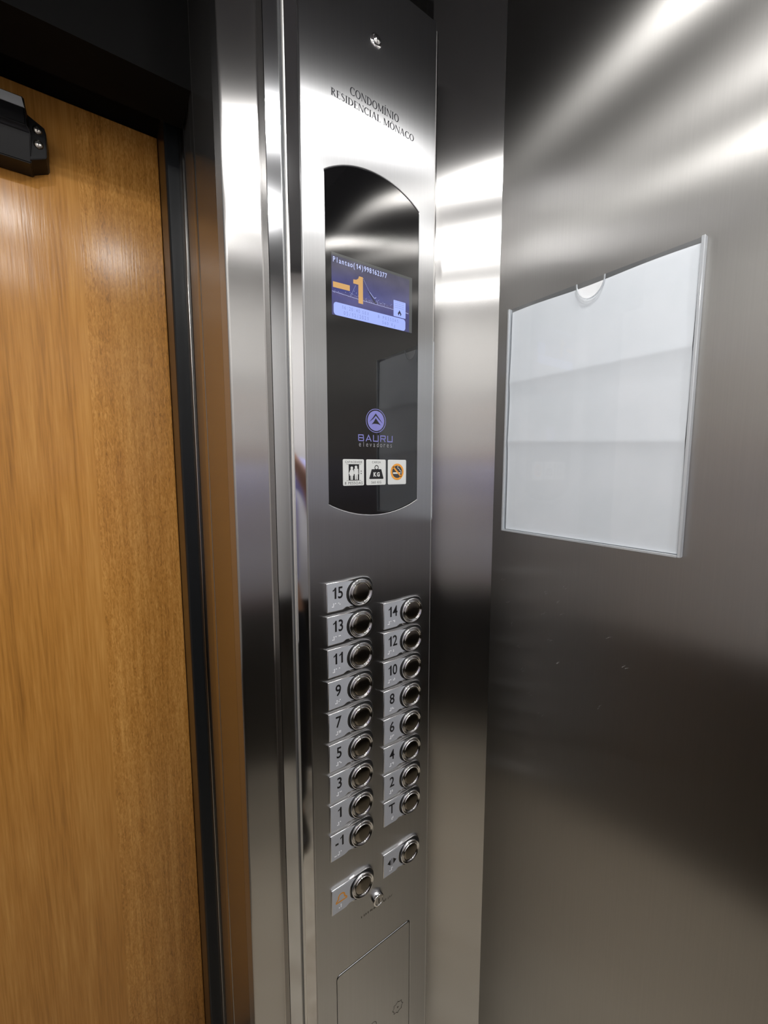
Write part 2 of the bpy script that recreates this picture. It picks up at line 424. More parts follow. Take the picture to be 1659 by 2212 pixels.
# ------------------------------------------------------------------ ceiling lamps
for i, (lx, ly) in enumerate(LAMPS):
    t = empty('ceiling_downlight', (lx, ly, CEIL))
    bm = bmesh.new(); n = 40
    pr = [(.050, 0), (.050, .004), (.046, .006), (.036, .004), (.0345, -.001)]
    rings = [[bm.verts.new((r_*math.cos(2*math.pi*q/n), r_*math.sin(2*math.pi*q/n), -h-.0005)) for q in range(n)] for r_, h in pr]
    for a_, b_ in zip(rings, rings[1:]):
        for q in range(n): bm.faces.new((a_[q], a_[(q+1) % n], b_[(q+1) % n], b_[q]))
    finish('trim_ring', bm, M['chrome'], t, True, 40)
    ld = bpy.data.lights.new('lamp', 'AREA'); ld.shape = 'DISK'; ld.size = LAMP_R*2; ld.energy = LAMP_W
    ld.color = (1.0, .975, .95); ld.spread = math.radians(180)
    lo = bpy.data.objects.new('lamp', ld); COL.objects.link(lo); lo.parent = t; lo.location = (0, 0, -.004)
    tag(t, ['recessed ceiling downlight nearest the corner by the control panel', 'recessed ceiling downlight above the middle of the cabin front',
            'recessed ceiling downlight nearest the left wall and the door', 'recessed ceiling downlight along the right wall, behind the one nearest the corner',
            'added ceiling downlight at the back left, unseen, to brighten the paper'][i], 'ceiling light', 'ceiling downlights')

# ------------------------------------------------------------------ control panel
YP = .571
cp = empty('control_panel', (.38, YP, .20))
tag(cp, 'tall brushed steel elevator control panel with black display window and two columns of buttons', 'control panel')
def part(o):
    """re-parent a world-space mesh under the panel, keeping its place"""
    o.parent = cp; o.matrix_parent_inverse = Matrix.Translation((-.38, -YP, -.20)); return o
def arch(inset=0.0):
    x0, x1 = .2925+inset, .4685-inset; zt, zb = 1.9235-inset, 1.4430+inset; sg, sb = .0275, .0215
    pts = []
    def arc(xa, xb, z, s, n=22):
        c = (xb-xa)/2; R = (c*c+s*s)/(2*abs(s)); mx = (xa+xb)/2; out = []
        for i in range(n+1):
            x = xa+(xb-xa)*i/n; dz = math.sqrt(R*R-(x-mx)**2)-(R-abs(s)); out.append((x, z+math.copysign(dz, s)))
        return out
    pts += arc(x0, x1, zt, sg)[::-1]
    pts += [(x0, zt-.003)]
    pts += [(x0, zb+.003)]
    pts += arc(x0, x1, zb, -sb)
    pts += [(x1, zb+.003), (x1, zt-.003)]
    return pts
HX0, HX1, HZ0, HZ1 = .2945, .4605, .245, .5990
loops = [rrect(.2572, .5028, .20, 2.2254, .0015, 3), arch(0), rrect(HX0, HX1, HZ0, HZ1, .008, 5)]
faceplate = part(slabo('faceplate', loops, .5758, YP, M['face'], None, .0012, 3))
glass = part(slabo('display_window', [arch(.0006)], .5755, YP+.0004, M['glass'], None, .0005, 2))
hatch = part(slabo('service_hatch', [rrect(HX0+.0010, HX1-.0010, HZ0+.001, HZ1-.0024, .0072, 5)], .5755, YP, M['face'], None, .0016, 3))
# bright edge bead along the panel's right side
bm = bmesh.new()
plan(bm, [(.50445+.0015*math.cos(2*math.pi*i/16), .5745+.0015*math.sin(2*math.pi*i/16)) for i in range(16)], .2, 2.2150)
part(finish('edge_bead', bm, M['bead'], None, True, 40))
# engraved building name, serif capitals
def serif(bm, s, x0, x1, zb, h, Y):
    TK, TN = .165, .075
    WD = dict(C=.74, O=.84, N=.84, D=.82, M=1.0, I=.34, R=.72, E=.62, S=.54, A=.80, L=.60); WD[' '] = .34
    WD['Í'] = .34; WD['Ô'] = .84
    gap = .07
    tot = sum(WD[c] for c in s)+gap*(len(s)-1); kx = (x1-x0)/tot; kz = h; x = x0
    def T(u, vv): return (x+u*kx, zb+vv*kz)
    def bar(u0, u1, v0, v1): poly(bm, [T(u0, v0), T(u1, v0), T(u1, v1), T(u0, v1)], Y)
    def stem(u, t=TK, v0=0, v1=1, ser=(1, 1)):
        bar(u-t/2, u+t/2, v0, v1)
        if ser[0]: bar(u-t/2-.075, u+t/2+.075, v0, v0+.045)
        if ser[1]: bar(u-t/2-.075, u+t/2+.075, v1-.045, v1)
    def diag(u0, v0, u1, v1, t): 
        poly(bm, [T(u0-t/2, v0), T(u0+t/2, v0), T(u1+t/2, v1), T(u1-t/2, v1)], Y)
    def ring(cu, cv, ru, rv, a0, a1, tk=TK, tn=TN, n=22):
        for i in range(n):
            q = []
            for a, k in ((a0+(a1-a0)*i/n, 1), (a0+(a1-a0)*(i+1)/n, 1), (a0+(a1-a0)*(i+1)/n, 0), (a0+(a1-a0)*i/n, 0)):
                c_, s_ = math.cos(math.radians(a)), math.sin(math.radians(a))
                q.append(T(cu+(ru if k else ru-tk)*c_, cv+(rv if k else rv-tn)*s_))
            poly(bm, q, Y)
    for c in s:
        wd = WD[c]
        if c in 'OÔ': ring(wd/2, .5, wd/2, .52, 0, 360)
        if c == 'Ô':
            diag(wd/2-.16, 1.10, wd/2-.01, 1.26, .07); diag(wd/2+.16, 1.10, wd/2+.01, 1.26, .07)
        if c == 'C': ring(.42, .5, .42, .52, 48, 312); bar(.66, .71, .72, .98); bar(.66, .71, .04, .24)
        if c in 'IÍ': stem(wd/2)
        if c == 'Í': diag(wd/2-.03, 1.10, wd/2+.12, 1.30, .09)
        if c == 'N': stem(.12, TN); stem(wd-.10, TN, ser=(0, 1)); diag(.12, 1, wd-.11, 0, TK)
        if c == 'M': stem(.12, TN); stem(wd-.14, TK); diag(.14, 1, .47, .08, TK*.9); diag(wd-.16, 1, .47, .08, TN)
        if c == 'D': stem(.15); ring(.26, .5, .54, .5, -90, 90); bar(.1, .30, .955, 1); bar(.1, .30, 0, .045)
        if c == 'R': stem(.15); ring(.24, .74, .32, .26, -90, 90, TK*.85); bar(.1, .28, .955, 1); bar(.1, .28, .48, .525); diag(.32, .5, .62, 0, TK); bar(.54, .74, 0, .045)
        if c == 'E': stem(.15); bar(.1, .56, .955, 1); bar(.1, .58, 0, .045); bar(.15, .44, .49, .535); bar(.52, .56, .80, 1); bar(.54, .58, 0, .2)
        if c == 'L': stem(.15); bar(.1, .56, 0, .045); bar(.52, .56, 0, .22)
        if c == 'A': diag(.06, 0, .36, 1.02, TN); diag(.68, 0, .38, 1.02, TK); bar(.2, .55, .33, .375); bar(-.02, .16, 0, .045); bar(.58, .80, 0, .045)
        if c == 'S':
            pts = [(.44, .82), (.36, .94), (.25, .975), (.13, .92), (.09, .80), (.14, .66), (.28, .54), (.42, .42), (.47, .27), (.43, .10), (.29, .03), (.15, .06), (.07, .20)]
            wv = [.05, .05, .06, .09, .12, .14, .15, .14, .13, .09, .06, .05, .05]
            stroke(bm, [T(*p) for p in pts], [q*kx for q in wv], Y)
        x += (wd+gap)*kx
bm = bmesh.new()
serif(bm, 'CONDOMÍNIO', .3365, .4252, 2.0410, .0108, YP-.00012)
serif(bm, 'RESIDENCIAL MÔNACO', .3052, .4560, 2.0262, .0096, YP-.00012)
let = ink('lettering', bm, M['engrave'], faceplate)
# screw at the top
bm = bmesh.new()
lathe(bm, .3821, 2.1346, YP, [(.0098, 0), (.0098, .0008), (.0090, .0016), (.0072, .0020), (.0066, .0002), (.0060, .0002), (.0060, .0028), (.0040, .0046), (0, .0054)], 40)
part(finish('tamper_screw', bm, M['chrome'], None, True, 35))
# key switch under the buttons
bm = bmesh.new()
lathe(bm, .3800, .7012, YP, [(.0120, 0), (.0120, .0060), (.0110, .0080), (.0085, .0084), (.0082, .0062), (.0078, .0062), (.0074, .0078), (0, .0078)], 40)
ks = part(finish('key_switch', bm, M['chrome'], None, True, 35))
bm = bmesh.new(); box(bm, .3792, .3808, YP-.0082, YP-.0070, .6962, .7062); finish('keyhole', bm, M['recess'], ks)
# faint mark under the key switch (illegible wear-worn print) and marks on the hatch
bm = bmesh.new()
random.seed(3)
for i in range(16):
    x = .3455+i*.0045
    for q in range(3): 
        a = random.random()*.003; stroke(bm, [(x+a, .6795+random.random()*.001), (x+a+random.uniform(-.001, .0015), .6845-random.random()*.001)], .0006, YP-.00012)
ink('worn_print', bm, M['faint'], faceplate)
bm = bmesh.new()
gx, gz = .4305, .4195
stroke(bm, [(gx+.0105*math.cos(a/24*2*math.pi)*(1.0 if (a % 3) else 1.25), gz+.0105*math.sin(a/24*2*math.pi)*(1.0 if (a % 3) else 1.25)) for a in range(24)], .0011, YP-.00012, True)
disc(bm, gx, gz, .0018, YP-.00012, 12)
ink('gear_mark', bm, M['faint'], hatch); bm = bmesh.new()
stroke(bm, [(.3705+.0085*math.cos(a/20*2*math.pi), .4275+.0085*math.sin(a/20*2*math.pi)) for a in range(20)], .0011, YP-.00012, True)
ink('ring_mark', bm, M['faint'], hatch)

# ---- screen
YG = YP+.0004
def emis_mat(name, col, k, rough=.08):
    m, N, L, b = newmat(name); b.inputs['Base Color'].default_value = (.01, .01, .012, 1); b.inputs['Roughness'].default_value = rough
    b.inputs['Emission Color'].default_value = (*col, 1); b.inputs['Emission Strength'].default_value = k; return m
SK = 1.0
m, N, L, b = newmat('screen_picture')
b.inputs['Base Color'].default_value = (.006, .006, .008, 1); b.inputs['Roughness'].default_value = .04
g = N.new('ShaderNodeNewGeometry'); sx = N.new('ShaderNodeSeparateXYZ'); L.new(g.outputs['Position'], sx.inputs[0])
mr = N.new('ShaderNodeMapRange'); mr.inputs['From Min'].default_value = 1.7277; mr.inputs['From Max'].default_value = 1.816
L.new(sx.outputs[2], mr.inputs['Value']); cr = N.new('ShaderNodeValToRGB'); e = cr.color_ramp.elements
e[0].position = 0; e[0].color = (.060, .062, .16, 1); e[1].position = 1; e[1].color = (.075, .075, .085, 1)
for p_, c_ in ((.30, (.070, .068, .20)), (.36, (.085, .075, .18)), (.42, (.050, .055, .20)), (.60, (.065, .065, .17)), (.80, (.085, .08, .13)), (.93, (.075, .072, .11))):
    q = e.new(p_); q.color = (*c_, 1)
nz = N.new('ShaderNodeTexNoise'); nz.inputs['Scale'].default_value = 60; L.new(g.outputs['Position'], nz.inputs['Vector'])
L.new(mr.outputs[0], cr.inputs[0])
mx = N.new('ShaderNodeVectorMath'); mx.operation = 'SCALE'; L.new(cr.outputs[0], mx.inputs[0])
ma = N.new('ShaderNodeMapRange'); ma.inputs['To Min'].default_value = .75; ma.inputs['To Max'].default_value = 1.25; L.new(nz.outputs['Fac'], ma.inputs['Value']); L.new(ma.outputs[0], mx.inputs['Scale'])
L.new(mx.outputs[0], b.inputs['Emission Color']); b.inputs['Emission Strength'].default_value = SK
M['screen'] = m
M['scr_grey'] = emis_mat('screen_margin', (.11, .115, .11), .7)
M['scr_pale'] = emis_mat('screen_pale_blue', (.36, .45, .98), 1.0)
M['scr_text'] = emis_mat('screen_text_white', (.55, .62, 1.0), 1.0)
M['scr_dim'] = emis_mat('screen_dim_text', (.20, .25, .55), 1.0)
M['scr_gold'] = emis_mat('screen_gold', (.62, .36, .13), 1.0)
M['scr_dark'] = emis_mat('screen_dark', (.02, .02, .05), 1.0)
Y1 = YG-.0003
scr = part(slabo('screen', [[(.3025, 1.7275), (.4545, 1.7275), (.4545, 1.8160), (.3025, 1.8160)]], YG, Y1, M['screen']))
bm = bmesh.new(); poly(bm, [(.3026, 1.8122), (.4544, 1.8122), (.4544, 1.8159), (.3026, 1.8159)], Y1-.00005); poly(bm, [(.4485, 1.7276), (.4544, 1.7276), (.4544, 1.8122), (.4485, 1.8122)], Y1-.00005)
ink('screen_margin', bm, M['scr_grey'], scr)
bm = bmesh.new(); poly(bm, rrect(.3052, .4406, 1.7278, 1.7465, .005, 5), Y1-.00006); poly(bm, rrect(.4160, .4408, 1.7478, 1.7731, .0008, 2), Y1-.00006)
ink('info_box', bm, M['scr_pale'], scr)
bm = bmesh.new(); mono(bm, 'Plantao(14)998162377', .3046, .4030, 1.8028, .0072, Y1-.0001, .86, .012); ink('header_text', bm, M['scr_text'], scr)
bm = bmesh.new()
mono(bm, '16:20:40', .3185, .3520, 1.7388, .0052, Y1-.0001, .7); mono(bm, 'SEX', .3545, .3685, 1.7386, .0048, Y1-.0001, .7)
mono(bm, '05/12/2021', .3215, .3680, 1.7308, .0054, Y1-.0001, .7)
mono(bm, '8 PESSOAS', .3840, .4270, 1.7385, .0048, Y1-.0001, .7); mono(bm, '560 Kg', .3925, .4205, 1.7308, .0050, Y1-.0001, .7)
for i in range(4):
    for j in range(9): stroke(bm, [(.4185+j*.0022, 1.7712-i*.0030), (.4185+j*.0022+.0012, 1.7712-i*.0030)], .0010, Y1-.0001)
ink('info_text', bm, M['scr_dim'], scr)
bm = bmesh.new()
fx, fz = .4285, 1.7502
poly(bm, [(fx-.0010, fz), (fx-.0035, fz+.0018), (fx-.0036, fz+.0042), (fx-.0016, fz+.0066), (fx-.0008, fz+.0090), (fx+.0016, fz+.0062), (fx+.0024, fz+.0050), (fx+.0036, fz+.0032), (fx+.0030, fz+.0012), (fx+.0014, fz), (fx+.0012, fz+.0026), (fx, fz+.0038), (fx-.0014, fz+.0022)], Y1-.0001)
ink('flame_icon', bm, M['scr_dark'], scr)
bm = bmesh.new()
poly(bm, [(.3045, 1.7668), (.3334, 1.7674), (.3334, 1.7755), (.3045, 1.7748)], Y1-.0001)
poly(bm, [(.3396, 1.7801), (.3487, 1.7803), (.3487, 1.7532), (.3570, 1.7532), (.3570, 1.7930), (.3500, 1.7930), (.3485, 1.7890), (.3450, 1.7866), (.3396, 1.7859)], Y1-.0001)
ink('floor_number', bm, M['scr_gold'], scr)
bm = bmesh.new(); random.seed(5)
for i in range(90):
    x = .3030+random.random()*.112; z = 1.7590+abs(random.gauss(0, .0035)) + (.004 if x < .35 and random.random() < .4 else 0)
    if x < .416: disc(bm, x, z, random.uniform(.00015, .00045), Y1-.00007, 6)
stroke(bm, [(.3030, 1.7608), (.3484, 1.7589)], .0004, Y1-.00007); stroke(bm, [(.357, 1.7586), (.4159, 1.7577)], .0004, Y1-.00007); stroke(bm, [(.441, 1.7576), (.4470, 1.7573)], .0006, Y1-.00007)
for i in range(12):
    t = i/11; disc(bm, .3580+.0119*t, 1.7915-.0180*t**.9, .0004, Y1-.00007, 6); disc(bm, .3434-.008*t, 1.7775-.016*t, .00035, Y1-.00007, 6)
stroke(bm, [(.3699, 1.7739), (.3735, 1.7705), (.3775, 1.7672), (.3800, 1.7672), (.3815, 1.7690)], .0006, Y1-.00007)
stroke(bm, [(.3825, 1.7650), (.3845, 1.7600)], .0003, Y1-.00007)
ink('city_lights', bm, M['scr_text'], scr)
bm = bmesh.new(); poly(bm, [(.3650, 1.7760), (.3672, 1.7750), (.3840, 1.7590), (.3785, 1.7590)], Y1-.00004); ink('tower_silhouette', bm, M['scr_dark'], scr)

# ---- maker's logo printed on the window
YI = YG-.0001
bm = bmesh.new(); lx, lz = .3811, 1.5760
disc(bm, lx, lz, .0163, YI, 56)
stroke(bm, [(lx+.0192*math.cos(a/56*2*math.pi), lz+.0188*math.sin(a/56*2*math.pi)) for a in range(56)], .0010, YI, True)
logo = ink('logo', bm, M['lilac'], glass)
bm = bmesh.new()
stroke(bm, [(lx-.0128, lz-.0020), (lx-.006, lz+.0035), (lx-.0005, lz+.0100), (lx+.0060, lz+.0035), (lx+.0130, lz-.0035)], [.0002, .0018, .0026, .0018, .0002], YI-.00005)
poly(bm, [(lx-.0085, lz-.0060), (lx-.0042, lz-.0015), (lx-.0005, lz+.0045), (lx+.0040, lz-.0010), (lx+.0095, lz-.0068), (lx+.0045, lz-.0052), (lx, lz-.0048), (lx-.0045, lz-.0050)], YI-.00005)
ink('logo_arrow', bm, M['ink'], glass)
bm = bmesh.new(); x0, x1 = .3468, .4147; z0, z1 = 1.5422, 1.5528; p = (x1-x0+.0035)/5; wl = p-.0035; sw = .0015
for i, ch in enumerate('BAURU'):
    a = x0+i*p+sw/2; b2 = a+wl-sw; zb, zt = z0+sw/2, z1-sw/2; zm = (zb+zt)/2
    if ch == 'B': stroke(bm, [(a, zb), (a, zt), (b2-.0008, zt), (b2-.0002, zm+.0006), (b2-.0008, zm), (a, zm)], sw, YI); stroke(bm, [(b2-.0008, zm), (b2, zm-.0006), (b2, zb+.0006), (b2-.0006, zb), (a, zb)], sw, YI)
    if ch == 'A': stroke(bm, [(a-.0004, zb-sw/2), ((a+b2)/2, zt), (b2+.0004, zb-sw/2)], sw, YI); stroke(bm, [(a+.002, zb+.0024), (b2-.002, zb+.0024)], sw*.8, YI)
    if ch == 'U': stroke(bm, [(a, zt+sw/2), (a, zb), (b2, zb), (b2, zt+sw/2)], sw, YI)
    if ch == 'R': stroke(bm, [(a, zb-sw/2), (a, zt), (b2-.0005, zt), (b2, zt-.0006), (b2, zm+.0004), (b2-.0006, zm-.0002), (a, zm-.0002)], sw, YI); stroke(bm, [(b2-.004, zm), (b2, zb-sw/2)], sw, YI)
ink('maker_name', bm, M['lilac'], glass)
bm = bmesh.new(); mono(bm, 'elevadores', .3466, .4152, 1.5335, .0080, YI, .72); ink('maker_caption', bm, M['grey_print'], glass)

# ---- three pictogram cards
YC = YG-.0006
def card(x0, x1, label):
    o = part(slabo('pictogram_card', [rrect(x0, x1, 1.4708, 1.5130, .0022, 5)], YG, YC, M['white_card'], None, .0003, 2)); o['label'] = label; return o
K1, K2 = YC-.0001, YC-.0002
c1 = card(.3180, .3572, 'white capacity card reading CAPACIDADE 8 PESSOAS with two figures')
def cx1(u): return .3180+(u-60)/(563-60)*.0392
def cz1(v): return 1.5130-(v-70)/(720-70)*.0422
bm = bmesh.new(); line(bm, 'CAPACIDADE', cx1(110), cx1(515), cz1(163), .0033, K1, gap=.14); ink('caption', bm, M['dark_grey_print'], c1)
bm = bmesh.new(); line(bm, '8 PESSOAS', cx1(98), cx1(525), cz1(688), .0042, K1, gap=.14); ink('caption', bm, M['dark_grey_print'], c1)
bm = bmesh.new(); poly(bm, [(cx1(192), cz1(585)), (cx1(440), cz1(585)), (cx1(440), cz1(198)), (cx1(192), cz1(198))], K1)
for v in (193, 590): stroke(bm, [(cx1(140), cz1(v)), (cx1(492), cz1(v))], .0004, K1)
poly(bm, [(cx1(472), cz1(372)), (cx1(508), cz1(372)), (cx1(490), cz1(342))], K1); poly(bm, [(cx1(472), cz1(410)), (cx1(508), cz1(410)), (cx1(490), cz1(440))], K1)
ink('symbol', bm, M['ink'], c1)
bm = bmesh.new()
disc(bm, cx1(265), cz1(285), .0024, K2, 24); disc(bm, cx1(366), cz1(265), .0025, K2, 24)
poly(bm, [(cx1(q), cz1(v)) for q, v in [(238, 318), (292, 318), (308, 350), (322, 425), (308, 435), (312, 470), (294, 470), (290, 578), (268, 578), (266, 475), (260, 475), (258, 578), (236, 578), (232, 470), (210, 470), (214, 435), (196, 425), (222, 350)]], K2)
poly(bm, [(cx1(q), cz1(v)) for q, v in [(330, 300), (405, 300), (418, 312), (424, 440), (408, 440), (406, 575), (374, 575), (370, 450), (366, 450), (362, 575), (338, 575), (334, 440), (318, 430), (318, 312)]], K2)
ink('two_figures', bm, M['white_card'], c1)
c2 = card(.3615, .4004, 'white load card reading CARGA 560 KG with a weight')
def cx2(u): return .3615+(u-622)/(1085-622)*.0389
def cz2(v): return 1.5130-(v-75)/(702-75)*.0422
bm = bmesh.new(); line(bm, 'CARGA', cx2(755), cx2(960), cz2(166), .0033, K1, gap=.14); ink('caption', bm, M['dark_grey_print'], c2)
bm = bmesh.new(); line(bm, '560 KG', cx2(738), cx2(972), cz2(664), .0040, K1, gap=.14); ink('caption', bm, M['dark_grey_print'], c2)
bm = bmesh.new()
poly(bm, [(cx2(q), cz2(v)) for q, v in [(752, 312), (968, 312), (975, 318), (1026, 530), (1026, 544), (1015, 552), (700, 552), (690, 544), (690, 530), (745, 318)]], K1)
stroke(bm, [(cx2(862)+.0034*math.cos(a/28*2*math.pi), cz2(272)+.0034*math.sin(a/28*2*math.pi)) for a in range(28)], .0014, K1, True)
ink('symbol', bm, M['ink'], c2)
bm = bmesh.new(); line(bm, 'KG', cx2(788), cx2(936), cz2(488), .0064, K2, bold=.045, gap=.08); ink('symbol_text', bm, M['white_card'], c2)
c3 = card(.4048, .4438, 'white no-smoking card with an orange ring')
bm = bmesh.new(); q3 = (.42425, 1.4925)
disc(bm, *q3, .0108, K1, 48); ink('symbol', bm, M['dark_grey_print'], c3)
bm = bmesh.new()
box(bm, q3[0]-.0088, q3[0]+.0062, K2-.00005, K2, q3[1]-.0035, q3[1]-.0008)
stroke(bm, [(q3[0]+.0085, q3[1]-.0030), (q3[0]+.0080, q3[1]+.0015), (q3[0]+.0050, q3[1]+.0030), (q3[0]+.0040, q3[1]+.0055), (q3[0]+.0015, q3[1]+.0060), (q3[0]+.0008, q3[1]+.0085), (q3[0]+.0025, q3[1]+.0100)], .0009, K2)
ink('cigarette', bm, M['white_card'], c3)
bm = bmesh.new()
stroke(bm, [(q3[0]+.01225*math.cos(a/56*2*math.pi), q3[1]+.01225*math.sin(a/56*2*math.pi)) for a in range(56)], .0034, K2-.00012, True)
stroke(bm, [(q3[0]-.0086, q3[1]+.0086), (q3[0]+.0086, q3[1]-.0086)], .0030, K2-.00012)
ink('prohibition_ring', bm, M['orange'], c3)

# ---- push buttons: number plate + round chrome button on one housing
BR = {'1': (1,), '2': (1, 2), '3': (1, 4), '4': (1, 4, 5), '5': (1, 5), '6': (1, 2, 4), '7': (1, 2, 4, 5), '8': (1, 2, 5), '9': (2, 4), '0': (2, 4, 5),
      '#': (3, 4, 5, 6), '-': (3, 6), 'T': (2, 3, 4, 5), 'c': (6,), 'P': (1, 2, 3, 4), 'L': (1, 2, 3)}
def outline(k=0.0):
    """one outline (origin = button centre): number plate to the left, rounded square to the right, small notch below"""
    pts = [(-.0615+k, .0225-k), (-.0605+k, .0235-k), (-.0250, .0235-k), (-.0150, .0248-k)]
    for i in range(1, 10):
        a = math.radians(100-100*i/10); c, s_ = math.cos(a), math.sin(a)
        ex = .62; pts.append(((.0250-k)*math.copysign(abs(c)**ex, c), (.0250-k)*math.copysign(abs(s_)**ex, s_)))
    for i in range(0, 10):
        a = math.radians(0-100*i/10); c, s_ = math.cos(a), math.sin(a); ex = .62
        pts.append(((.0250-k)*math.copysign(abs(c)**ex, c), (.0250-k)*math.copysign(abs(s_)**ex, s_)))
    pts += [(-.0185, -.0238+k), (-.0230, -.0205+k), (-.0265, -.0210+k), (-.0325, -.0240+k), (-.0340, -.0245+k), (-.0600+k, -.0245+k), (-.0615+k, -.0235+k)]
    return pts
def squircle(r, n=40, ex=.72):
    out = []
    for i in range(n):
        a = 2*math.pi*i/n; c, s_ = math.cos(a), math.sin(a)
        out.append((r*math.copysign(abs(c)**ex, c), r*math.copysign(abs(s_)**ex, s_)))
    return out
H0 = .0042
bm = bmesh.new(); slab(bm, [outline()], 0, -H0, .0010, 3)
housing0 = finish('floor_button', bm, M['plate_edge'], None, True, 35); 
face = [(-.0603, -.0233), (-.0603, .0222), (-.0235, .0222)]
for i in range(11):
    a = math.radians(118+124*i/10); face.append((.0262*math.cos(a)*1.0-.0005, .0262*math.sin(a)*.90))
face = [p for p in face]
face += [(-.0250, -.0203), (-.0272, -.0200), (-.0335, -.0232)]
bm = bmesh.new(); slab(bm, [face], -H0+.0002, -H0-.0003)
face0 = finish('number_plate', bm, M['label_face'])
bm = bmesh.new(); slab(bm, [squircle(.0247)], -H0+.0002, -H0-.00015)
rec0 = finish('button_recess', bm, M['recess'])
bm = bmesh.new()
lathe(bm, 0, 0, -H0, [(.0225, 0), (.0226, .0030), (.0221, .0044), (.0210, .0048), (.0197, .0038), (.0187, .0030), (.0181, .0030), (.0178, .0046), (.0173, .0052), (.0166, .0050), (.0161, .0038), (.0159, .0020)], 56)
ring0 = finish('chrome_ring', bm, M['chrome'], None, True, 60)
bm = bmesh.new(); lathe(bm, 0, 0, -H0, [(.0161, .0026), (.0159, .0036), (.0148, .0041), (.0105, .0049), (.0055, .0053), (0, .0054)], 48)
cap0 = finish('push_cap', bm, M['cap'], None, True, 60)
protos = [face0, rec0, ring0, cap0]
def braille(bm, s, x, z):
    for ch in s:
        for d in BR[ch]:
            cx = x+(0 if d <= 3 else .0023); cz = z+.0023*(1-((d-1) % 3))
            vs = [bm.verts.new((cx+0.00105*math.cos(q*math.pi/4), -H0-.0003, cz+0.00105*math.sin(q*math.pi/4))) for q in range(8)]
            v2 = [bm.verts.new((cx+0.0007*math.cos(q*math.pi/4), -H0-.0008, cz+0.0007*math.sin(q*math.pi/4))) for q in range(8)]
            bm.faces.new(v2)
            for q in range(8): bm.faces.new((vs[q], vs[(q+1) % 8], v2[(q+1) % 8], v2[q]))
        x += .0058 if ch not in 'c-' else .0060
first = True
XLc, XRc = .3457, .4548
btns = [(n, XLc, 1.2949-.0547*i) for i, n in enumerate(['15', '13', '11', '9', '7', '5', '3', '1', '-1'])]
btns += [(n, XRc, 1.2417-.0541*i) for i, n in enumerate(['14', '12', '10', '8', '6', '4', '2', 'T'])]
btns += [('open', XRc-.0008, .7584), ('alarm', XLc+.0005, .7542)]
for n, bx, bz in btns:
    if first: h = housing0
    else: h = housing0.copy(); COL.objects.link(h)
    h.parent = cp; h.location = (bx-.38, 0, bz-.20)
    h.name = {'open': 'door_open_button', 'alarm': 'alarm_button'}.get(n, 'floor_button')
    h['label'] = {'open': 'door-open button with two black arrowheads', 'alarm': 'alarm button with an orange bell'}.get(n, 'floor button marked '+n)
    for p_ in protos:
        c = p_ if first else p_.copy()
        if not first: COL.objects.link(c)
        c.parent = h
    first = False
    Yk = -H0-.0004; bm = bmesh.new(); mk = M['ink']
    if n == 'open':
        for s_ in (-1, 1):
            poly(bm, [(-.0420+s_*.0030, .0072), (-.0420+s_*.0030, -.0055), (-.0420+s_*.0105, .0008)], Yk)
            stroke(bm, [(-.0420+s_*.0011, .0078), (-.0420+s_*.0011, -.0062)], .0007, Yk)
    elif n == 'alarm':
        mk = M['orange']
        stroke(bm, [(-.0525, -.0048), (-.0325, -.0048), (-.0325, -.0028), (-.0362, .0010), (-.0368, .0058), (-.0392, .0085), (-.0425, .0094), (-.0458, .0085), (-.0482, .0058), (-.0488, .0010), (-.0525, -.0028)], .0026, Yk, True)
    else:
        if len(n) == 1: put(bm, n, -.0432, -.0035, .0225, .0185/caph(), Yk, .014)
        elif n == '-1':
            put(bm, '-', -.0495, -.0022, .022, .0185/caph(), Yk, .018); put(bm, '1', -.0398, -.0022, .0215, .0185/caph(), Yk, .014)
        else:
            for ch, xx in zip(n, (-.0478, -.0372)): put(bm, ch, xx, -.0035, .0215, .0185/caph(), Yk, .014)
    nm = ink({'open': 'door_symbol', 'alarm': 'bell_symbol'}.get(n, 'numeral'), bm, mk, h)
    bm = bmesh.new()
    if n == 'open': braille(bm, 'cP', -.0490, -.0140)
    elif n == 'alarm': braille(bm, 'cL', -.0495, -.0140)
    elif n == 'T': braille(bm, 'T', -.0430, -.0140)
    elif n == '-1': braille(bm, '-#1', -.0535, -.0150)
    elif len(n) == 1: braille(bm, '#'+n, -.0480, -.0140)
    else: braille(bm, '#'+n, -.0520, -.0140)
    finish('braille_dots', bm, M['white_dot'], h)

# ------------------------------------------------------------------ document holder on the right wall
hx = XR; hy0, hy1, hz0, hz1 = .2135, .5050, 1.3820, 1.7815
dh = empty('document_holder', (hx, (hy0+hy1)/2, hz0))
tag(dh, 'clear acrylic document holder with finger notch fixed to the right steel wall', 'document holder')
def wpart(o):
    o.parent = dh; o.matrix_parent_inverse = Matrix.Translation((-hx, -(hy0+hy1)/2, -hz0)); return o
def wslab(name, loops, xb, xf, mat, bev=0):
    """plate in the y-z plane, back at xb (wall side), front at xf"""
    bm = bmesh.new(); slab(bm, loops, 0, -1, 0)
    for v in bm.verts: v.co = Vector((xb if abs(v.co.y) < .5 else xf, v.co.x, v.co.z))
    if bev: bmesh.ops.bevel(bm, geom=bm.edges[:], offset=bev, segments=2, affect='EDGES')
    return wpart(finish(name, bm, mat, None, bev > 0, 35))
wslab('back_sheet', [[(hy0, hz0), (hy1, hz0), (hy1, hz1), (hy0, hz1)]], hx-.0003, hx-.0018, M['acrylic'])
nc, nr = .3560, .0215
front = [(hy0+.002, hz0), (hy1-.002, hz0), (hy1-.002, hz1-.002), (nc+nr, hz1-.002)]
for i in range(1, 16):
    a = math.pi*i/16; front.append((nc+nr*math.cos(a), hz1-.002-nr*1.25*math.sin(a)))
front += [(nc-nr, hz1-.002), (hy0+.002, hz1-.002)]
